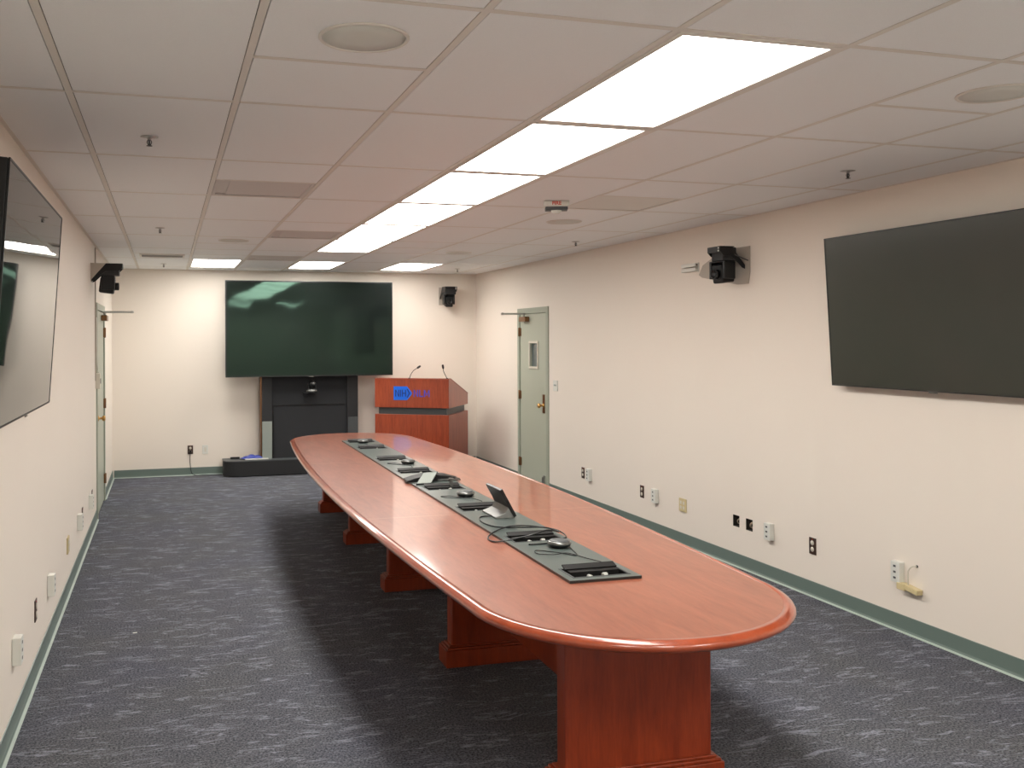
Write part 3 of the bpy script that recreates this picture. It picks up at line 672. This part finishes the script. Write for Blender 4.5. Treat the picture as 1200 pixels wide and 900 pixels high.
mb.bm.faces.new([bm_[k] for k in loop_][::-1])
bag = mb.build('cable_pouch', 'blue', None, loc=(1.09, 12.53, zz + 0.0135)); tag(bag, 'crumpled blue pouch lying on the left end of the television stand base', 'pouch')
tag(MB().box((-0.14, -0.075, 0), (0.16, 0.06, 0.012)).build('paper_stack', 'white', None, bevel=0.002, loc=(1.12, 12.51, zz + 0.0004)), 'flat white stack of paper under the blue pouch', 'paper')
tag(MB().box((-0.06, -0.02, 0), (0.06, 0.02, 0.025)).build('black_adapter', 'black', None, bevel=0.004, loc=(0.86, 12.60, zz + 0.0004)), 'small black power adapter on the base beside the blue pouch', 'adapter')

# ------------------------------------------------------------------ podium
P0, P1 = Vector((2.606, 11.975, 0)), Vector((3.445, 11.42, 0))
ang = math.atan2(P1.y - P0.y, P1.x - P0.x); PW = (P1 - P0).length; PD = 0.905
pod = thing('podium', 'cherry wood podium with blue logo standing by the back right corner', 'podium', (P0.x, P0.y, 0), ang)
def side(z0, zf, zb, i=0.0): return [(i, z0), (PD - i, z0), (PD - i, zb), (i + 0.10, zf), (i, zf)]
hz0 = 0.893
MB().box((0, 0, 0), (PW, PD, 0.805)).build('lower_cabinet', 'pod', pod, bevel=0.003)
MB().box((0.04, 0.04, 0.805), (PW - 0.04, PD - 0.04, hz0)).build('recess_band', 'dgrey', pod)
MB().prism([(0, hz0), (PD, hz0), (PD, 1.035), (0.10, 1.258), (0, 1.258)], PW, axis='x').build('lectern_head', 'pod', pod, bevel=0.003)
sl = math.atan2(1.035 - 1.258, PD - 0.10)
MB().box((-0.003, 0.085, 0.0), (PW + 0.003, 0.09 + (PD - 0.09) / math.cos(sl), 0.010), mtx=Matrix.Translation((0, 0.0, 1.2585)) @ Matrix.Translation((0, 0.10, 0)) @ Matrix.Rotation(sl, 4, 'X') @ Matrix.Translation((0, -0.10, 0))).box((-0.003, -0.003, 1.2583), (PW + 0.003, 0.10, 1.268)).build('top_trim', 'leg', pod, bevel=0.002)
# logo on the front
def onfront(u, z): return Matrix.Translation((u, -0.0006, z)) @ Matrix.Rotation(math.pi / 2, 4, 'X')
lg = MB(); u0, u1, z0, z1 = 0.262, 0.445, 1.068, 1.190-0.0
zc = 1.079; hh = 0.088
pts = [(u0, zc - hh), (u1, zc - hh), (u1 + 0.065, zc - 0.012), (u1 + 0.065, zc + 0.012), (u1, zc + hh), (u0, zc + hh)]
lg.prism(pts, 0.004, axis='y', base=-0.004); tagp = lg.build('logo_plate', 'logoblue', pod)
def stroke_letters(word, u, z, h, wd, gap, t, name, mname, parent, y=-0.0012):
    """plain upright capitals from straight strokes; u = left edge, z = middle height"""
    mb = MB(); d = -y * 0.5; x = u; z0, z1 = z - h / 2, z + h / 2
    def bar(p): mb.prism(p, d, axis='y', base=y)
    for ch in word:
        w_ = {'I': t, 'M': wd * 1.25, 'L': wd * 0.85}.get(ch, wd)
        bar([(x, z0), (x + t, z0), (x + t, z1), (x, z1)])
        if ch in 'NHM': bar([(x + w_ - t, z0), (x + w_, z0), (x + w_, z1), (x + w_ - t, z1)])
        if ch == 'H': bar([(x + t, z - t / 2), (x + w_ - t, z - t / 2), (x + w_ - t, z + t / 2), (x + t, z + t / 2)])
        if ch == 'L': bar([(x + t, z0), (x + w_, z0), (x + w_, z0 + t), (x + t, z0 + t)])
        if ch == 'N': bar([(x + t, z1), (x + t, z1 - t * 1.5), (x + w_ - t, z0), (x + w_ - t, z0 + t * 1.5)])
        if ch == 'M':
            mx = x + w_ / 2
            bar([(x + t, z1), (x + t, z1 - t * 1.6), (mx, z0 + h * 0.12), (mx, z0 + h * 0.12 + t * 1.6)])
            bar([(x + w_ - t, z1), (x + w_ - t, z1 - t * 1.6), (mx, z0 + h * 0.12), (mx, z0 + h * 0.12 + t * 1.6)])
        x += w_ + gap
    return mb.build(name, mname, parent)
stroke_letters('NIH', 0.285, zc, 0.088, 0.055, 0.013, 0.0115, 'logo_letters', 'logonavy', tagp, y=-0.0056)
MB().prism([(0.442, zc + .055), (0.457, zc + .055), (0.487, zc), (0.457, zc - .055), (0.442, zc - .055), (0.470, zc)], 0.001, axis='y', base=-0.0055).build('logo_arrow', 'logonavy', tagp)
stroke_letters('NLM', 0.535, zc, 0.090, 0.060, 0.014, 0.0135, 'logo_letters', 'logoviolet', pod, y=-0.0014)
def goose(x, y, pts, label):
    r0 = thing('gooseneck_microphone', label, 'microphone', (pod.location.x + math.cos(ang) * x - math.sin(ang) * y, pod.location.y + math.sin(ang) * x + math.cos(ang) * y, 1.2685), 0, 'podium microphones')
    MB().lathe([(0, 0), (0.014, 0), (0.012, 0.008), (0, 0.009)]).build('microphone_mount', 'black', r0)
    MB().tube(pts, 0.0045, 8).build('gooseneck', 'black', r0)
    e = Vector(pts[-1]); d = (Vector(pts[-1]) - Vector(pts[-2])).normalized()
    MB().lathe([(0, -0.01), (0.011, -0.006), (0.014, 0.01), (0.014, 0.035), (0.008, 0.048), (0, 0.050)], 16, mtx=Matrix.Translation(e) @ d.to_track_quat('Z', 'Y').to_matrix().to_4x4()).build('microphone_capsule', 'black', r0)
goose(0.46, 0.05, [(0, 0, 0), (0.02, 0, 0.05), (0.055, 0, 0.10), (0.11, 0, 0.135)], 'thin black gooseneck microphone near the middle of the podium top')
goose(0.97, 0.05, [(0, 0, 0), (-0.02, 0, 0.04), (-0.045, 0.0, 0.09), (-0.052, 0.0, 0.135)], 'thin black gooseneck microphone at the right corner of the podium top')

# ------------------------------------------------------------------ wall cameras on brackets (local: wall plane x=0, room +x, top z=0)
def wall_cam(loc, rz_, label, plate, aim=0.0, cover=False, D=0.28):
    root = thing('wall_camera', label, 'camera', loc, rz_, 'wall cameras')
    pl = MB(); pl.prism(plate, 0.006, axis='x', base=0.0005); br = pl.build('wall_plate', 'bracket', root)
    g = MB()
    pr_ = [(0.0066, -0.17), (0.0066, -0.14), (0.05, -0.09), (0.12, 0.0), (D, 0.0), (D, -0.04), (D - 0.03, -0.07), (0.13, -0.075), (0.07, -0.12), (0.03, -0.16)]
    for y in (-0.085, 0.079): g.prism(pr_, 0.006, axis='y', base=y)
    g.box((0.10, -0.085, -0.006), (D, 0.085, 0.0)); g.box((D - 0.006, -0.079, -0.045), (D, 0.079, -0.006)); g.build('shelf_bracket', 'black', root)
    if cover:
        MB().prism([(0.007, -0.15), (0.007, 0), (0.135, 0), (0.07, -0.075)], 0.004, axis='y', base=-0.0905).build('bracket_cheek', 'bracket', root)
    b = MB().box((0.075, -0.078, -0.11), (D - 0.03, 0.078, -0.0065)).build('camera_base', 'blackm', root, bevel=0.008)
    A = Matrix.Translation((0.15, 0, -0.1105)) @ Matrix.Rotation(aim, 4, 'Z')
    MB().box((-0.06, -0.078, -0.135), (0.06, -0.055, 0.0), mtx=A).box((-0.06, 0.055, -0.135), (0.06, 0.078, 0.0), mtx=A).box((-0.06, -0.06, -0.014), (0.06, 0.06, 0.0), mtx=A).build('yoke', 'black', root, bevel=0.006)
    MB().box((-0.065, -0.052, -0.165), (0.070, 0.052, -0.02), mtx=A @ Matrix.Rotation(0.12, 4, 'Y')).build('camera_head', 'black', root, bevel=0.015, segs=3)
    MB().lathe([(0, 0), (0.036, 0), (0.036, 0.03), (0.030, 0.034), (0.028, 0.028), (0, 0.022)], 28, mtx=A @ Matrix.Translation((0.062, 0, -0.10)) @ Matrix.Rotation(math.pi / 2, 4, 'Y')).build('lens', 'black', root)
    MB().tube([(0.10, 0.081, -0.06), (0.05, 0.11, -0.09), (0.01, 0.13, -0.11)], 0.004).build('cable', 'dgrey', root)
    MB().cyl((D - 0.001, 0.066, -0.014), (D + 0.003, 0.066, -0.014), 0.007).cyl((D - 0.001, 0.066, -0.034), (D + 0.003, 0.066, -0.034), 0.007).build('screw', 'white', root)
    return root
plR = [(-0.49, -0.175), (-0.43, -0.10), (-0.20, -0.02), (-0.06, 0.0), (0.22, 0.0), (0.22, -0.20), (0.20, -0.285), (0.06, -0.285), (-0.20, -0.24), (-0.44, -0.20)]
# right wall: local +y is world -y
wall_cam((XR, 6.325, 2.472), math.pi, 'black wall camera on a beige plate on the right wall beside the white box', [(y - 0.075, z) for y, z in plR], 0.25, D=0.225)
wall_cam((XL, 9.30, 2.49), 0, 'black wall camera on the left wall above the door, seen side on', [(-0.10, -0.17), (0.10, -0.17), (0.10, 0.0), (-0.10, 0.0)], 0.0, True)
wall_cam((3.80, YB, 2.505), -math.pi / 2, 'small black wall camera on the back wall above the podium', [(-0.10, -0.25), (0.10, -0.25), (0.10, 0.0), (-0.10, 0.0)], -0.1)
# white twin box by the right camera
root = thing('junction_box', 'small white twin box on the right wall left of the camera plate', 'junction box', (XR, 7.0, 2.365))
MB().box((-0.035, -0.10, 0.004), (-0.0005, 0.12, 0.034)).box((-0.035, -0.10, -0.034), (-0.0005, 0.12, -0.004)).box((-0.012, -0.11, -0.038), (-0.0005, -0.10, 0.038)).build('box_body', 'white', root, bevel=0.004)
MB().cyl((-0.02, -0.101, 0.018), (-0.02, -0.106, 0.018), 0.006).build('cable_hole', 'dark', root)

# ------------------------------------------------------------------ sockets and plates (local: x=0 wall, room +x, y width, z height)
def outlet(loc, rz_, label, style):
    names = {'brown': ('power_outlet', 'outlet'), 'box': ('data_box', 'data box'), 'yellow': ('yellow_outlet', 'outlet'), 'plate': ('wall_plate', 'wall plate'), 'switch': ('wall_thermostat', 'thermostat')}
    nm, cat = names[style]; g = {'brown': 'brown power outlets', 'box': 'white surface data boxes', 'yellow': 'yellow wall outlets'}.get(style)
    root = thing(nm, label, cat, loc, rz_, g)
    if style == 'brown':
        MB().box((0.0004, -0.035, -0.057), (0.006, 0.035, 0.057)).build('cover_plate', 'brown', root, bevel=0.002)
        for z in (-0.022, 0.022):
            MB().lathe([(0, 0), (0.0165, 0), (0.0165, 0.003), (0, 0.003)], 20, mtx=Matrix.Translation((0.006, 0, z)) @ Matrix.Rotation(math.pi / 2, 4, 'Y')).build('socket', 'offwhite', root)
        MB().box((0.0061, -0.003, 0.043), (0.008, 0.003, 0.049)).build('indicator', 'red', root)
    elif style == 'box':
        MB().box((0.0004, -0.036, -0.062), (0.040, 0.036, 0.062)).build('box_body', 'white', root, bevel=0.004)
        for z in (-0.035, 0.0, 0.035): MB().box((0.0401, -0.012, z - 0.006), (0.0412, 0.008, z + 0.006)).build('data_port', 'dgrey', root)
    elif style == 'yellow':
        MB().box((0.0004, -0.057, -0.057), (0.010, 0.057, 0.057)).build('cover_plate', 'yellow', root, bevel=0.003)
        for y in (-0.023, 0.023):
            for z in (-0.021, 0.021): MB().box((0.0101, y - 0.012, z - 0.013), (0.0125, y + 0.012, z + 0.013)).build('socket', 'offwhite', root, bevel=0.003)
    elif style == 'plate':
        MB().box((0.0004, -0.036, -0.058), (0.006, 0.036, 0.058)).build('cover_plate', 'white', root, bevel=0.002)
        MB().box((0.0061, -0.012, -0.03), (0.0085, 0.012, 0.03)).build('port_insert', 'offwhite', root)
    else:
        MB().box((0.0004, -0.06, -0.06), (0.012, 0.06, 0.06)).build('thermostat_body', 'white', root, bevel=0.004)
        MB().box((0.0121, -0.035, -0.004), (0.013, 0.035, 0.014)).build('display', 'grey', root)
    return root
RR = math.pi
for (Y, Z, st, lab) in [(9.165, 0.348, 'brown', 'brown power outlet on the right wall nearest the door'),
    (8.99, 0.350, 'box', 'white data box on the right wall nearest the door'),
    (7.878, 0.347, 'brown', 'brown power outlet on the right wall, second from the door'),
    (7.61, 0.350, 'box', 'white data box on the right wall between brown outlet and yellow plate'),
    (7.156, 0.342, 'yellow', 'aged yellow four-socket plate on the right wall'),
    (5.938, 0.355, 'box', 'white data box on the right wall beside the two open holes'),
    (5.475, 0.345, 'brown', 'brown power outlet on the right wall nearest the camera'),
    (4.68, 0.360, 'box', 'white data box on the right wall nearest the camera, above the dangling yellow jack'),
    (9.885, 1.24, 'switch', 'white thermostat on the right wall beside the grey door')]:
    outlet((XR, Y, Z), RR, lab, st)
for (Y, Z, st, lab) in [(4.60, 0.375, 'box', 'white data box low on the left wall nearest the camera'),
    (5.346, 0.350, 'brown', 'brown power outlet on the left wall nearest the camera'),
    (5.90, 0.345, 'box', 'white data box on the left wall, second from the camera'),
    (7.016, 0.345, 'yellow', 'yellow outlet plate on the left wall'),
    (7.80, 0.360, 'box', 'white data box on the left wall just past the yellow plate'),
    (8.211, 0.345, 'brown', 'brown power outlet on the left wall between two white boxes'),
    (8.90, 0.335, 'box', 'white data box on the left wall nearest the door'),
    (9.26, 0.330, 'brown', 'brown power outlet on the left wall nearest the door')]:
    outlet((XL, Y, Z), 0, lab, st)
outlet((0.295, YB, 0.335), -math.pi / 2, 'brown power outlet with a cord on the back wall', 'brown')
outlet((0.485, YB, 0.332), -math.pi / 2, 'white wall plate on the back wall left of the television stand', 'plate')
root = thing('extension_cord', 'black cord from the back wall outlet down to the carpet and stand', 'power cord', (0.295, YB, 0))
MB().box((-0.014, -0.034, 0.300), (0.014, -0.0095, 0.328)).build('plug', 'black', root, bevel=0.003)
MB().tube([(0, -0.026, 0.300), (-0.005, -0.03, 0.20), (0.002, -0.03, 0.10), (0.02, -0.045, 0.03), (0.07, -0.06, 0.006), (0.16, -0.06, 0.006), (0.28, -0.07, 0.006), (0.40, -0.07, 0.006)], 0.004).build('cord', 'black', root)
# open holes in the right wall
for n, h in enumerate(holesR):
    yc, zc_ = (h[0] + h[1]) / 2, (h[2] + h[3]) / 2
    root = thing('open_wall_box', ['uncovered dark wall box, far one of two open holes in the right wall', 'uncovered dark wall box with wires, near one of two open holes'][n], 'wall box', (XR, yc, zc_))
    mb = MB(); e = 0.0445
    mb.box((0.062, -e, -e), (0.066, e, e)); mb.box((0.004, -e, -e), (0.062, -e + .002, e)); mb.box((0.004, e - .002, -e), (0.062, e, e)); mb.box((0.004, -e + .002, e - .002), (0.062, e - .002, e)); mb.box((0.004, -e + .002, -e), (0.062, e - .002, -e + .002))
    mb.build('back_box', 'dark', root)
    MB().tube([(0.055, -0.02, 0.03), (0.02, 0.0, 0.01), (0.03, 0.02, -0.02), (0.055, 0.01, -0.03)], 0.004 + 0.003 * n).build('wire', 'copper', root)
# dangling yellow jack on the right wall
root = thing('dangling_jack', 'yellow jack hanging from a short cable on the right wall below a white box', 'jack', (XR, 4.575, 0.29))
MB().box((-0.045, -0.075, -0.022), (-0.002, 0.055, 0.010), mtx=Matrix.Rotation(0.12, 4, 'X')).box((-0.048, 0.02, -0.026), (-0.006, 0.085, 0.014)).build('jack_body', 'yellow', root, bevel=0.004)
MB().tube([(-0.004, -0.03, 0.13), (-0.020, -0.01, 0.125), (-0.028, 0.012, 0.09), (-0.024, 0.015, 0.012)], 0.004).build('cable', 'offwhite', root)
MB().lathe([(0, 0), (0.008, 0), (0.008, 0.004), (0, 0.004)], 12, mtx=Matrix.Translation((-0.0005, -0.03, 0.13)) @ Matrix.Rotation(-math.pi / 2, 4, 'Y')).build('cable_grommet', 'dark', root)
# raceway and switch box on the left wall before the door
root = thing('cable_raceway', 'thin vertical cable raceway with a white switch box by the left door', 'raceway', (XL, 9.72, 0))
MB().box((0.0004, -0.008, 1.38), (0.012, 0.008, 2.68)).build('raceway_channel', 'bracket', root, bevel=0.002)
MB().tube([(0.016, 0.0, 2.0), (0.016, 0.02, 1.70), (0.020, 0.08, 1.50), (0.03, 0.10, 1.45)], 0.004).build('cable', 'white', root)
MB().box((0.0004, 0.03, 1.30), (0.045, 0.12, 1.45)).build('switch_box', 'offwhite', root, bevel=0.004)
MB().box((0.045, 0.05, 1.35), (0.050, 0.08, 1.40)).build('switch_lever', 'dgrey', root)
# speck of litter on the carpet
tag(MB().box((-0.012, -0.006, 0), (0.012, 0.006, 0.002)).build('paper_scrap', 'white', None, loc=(-0.19, 5.97, 0.0004)), 'tiny white paper scrap on the carpet left of the table', 'paper scrap')
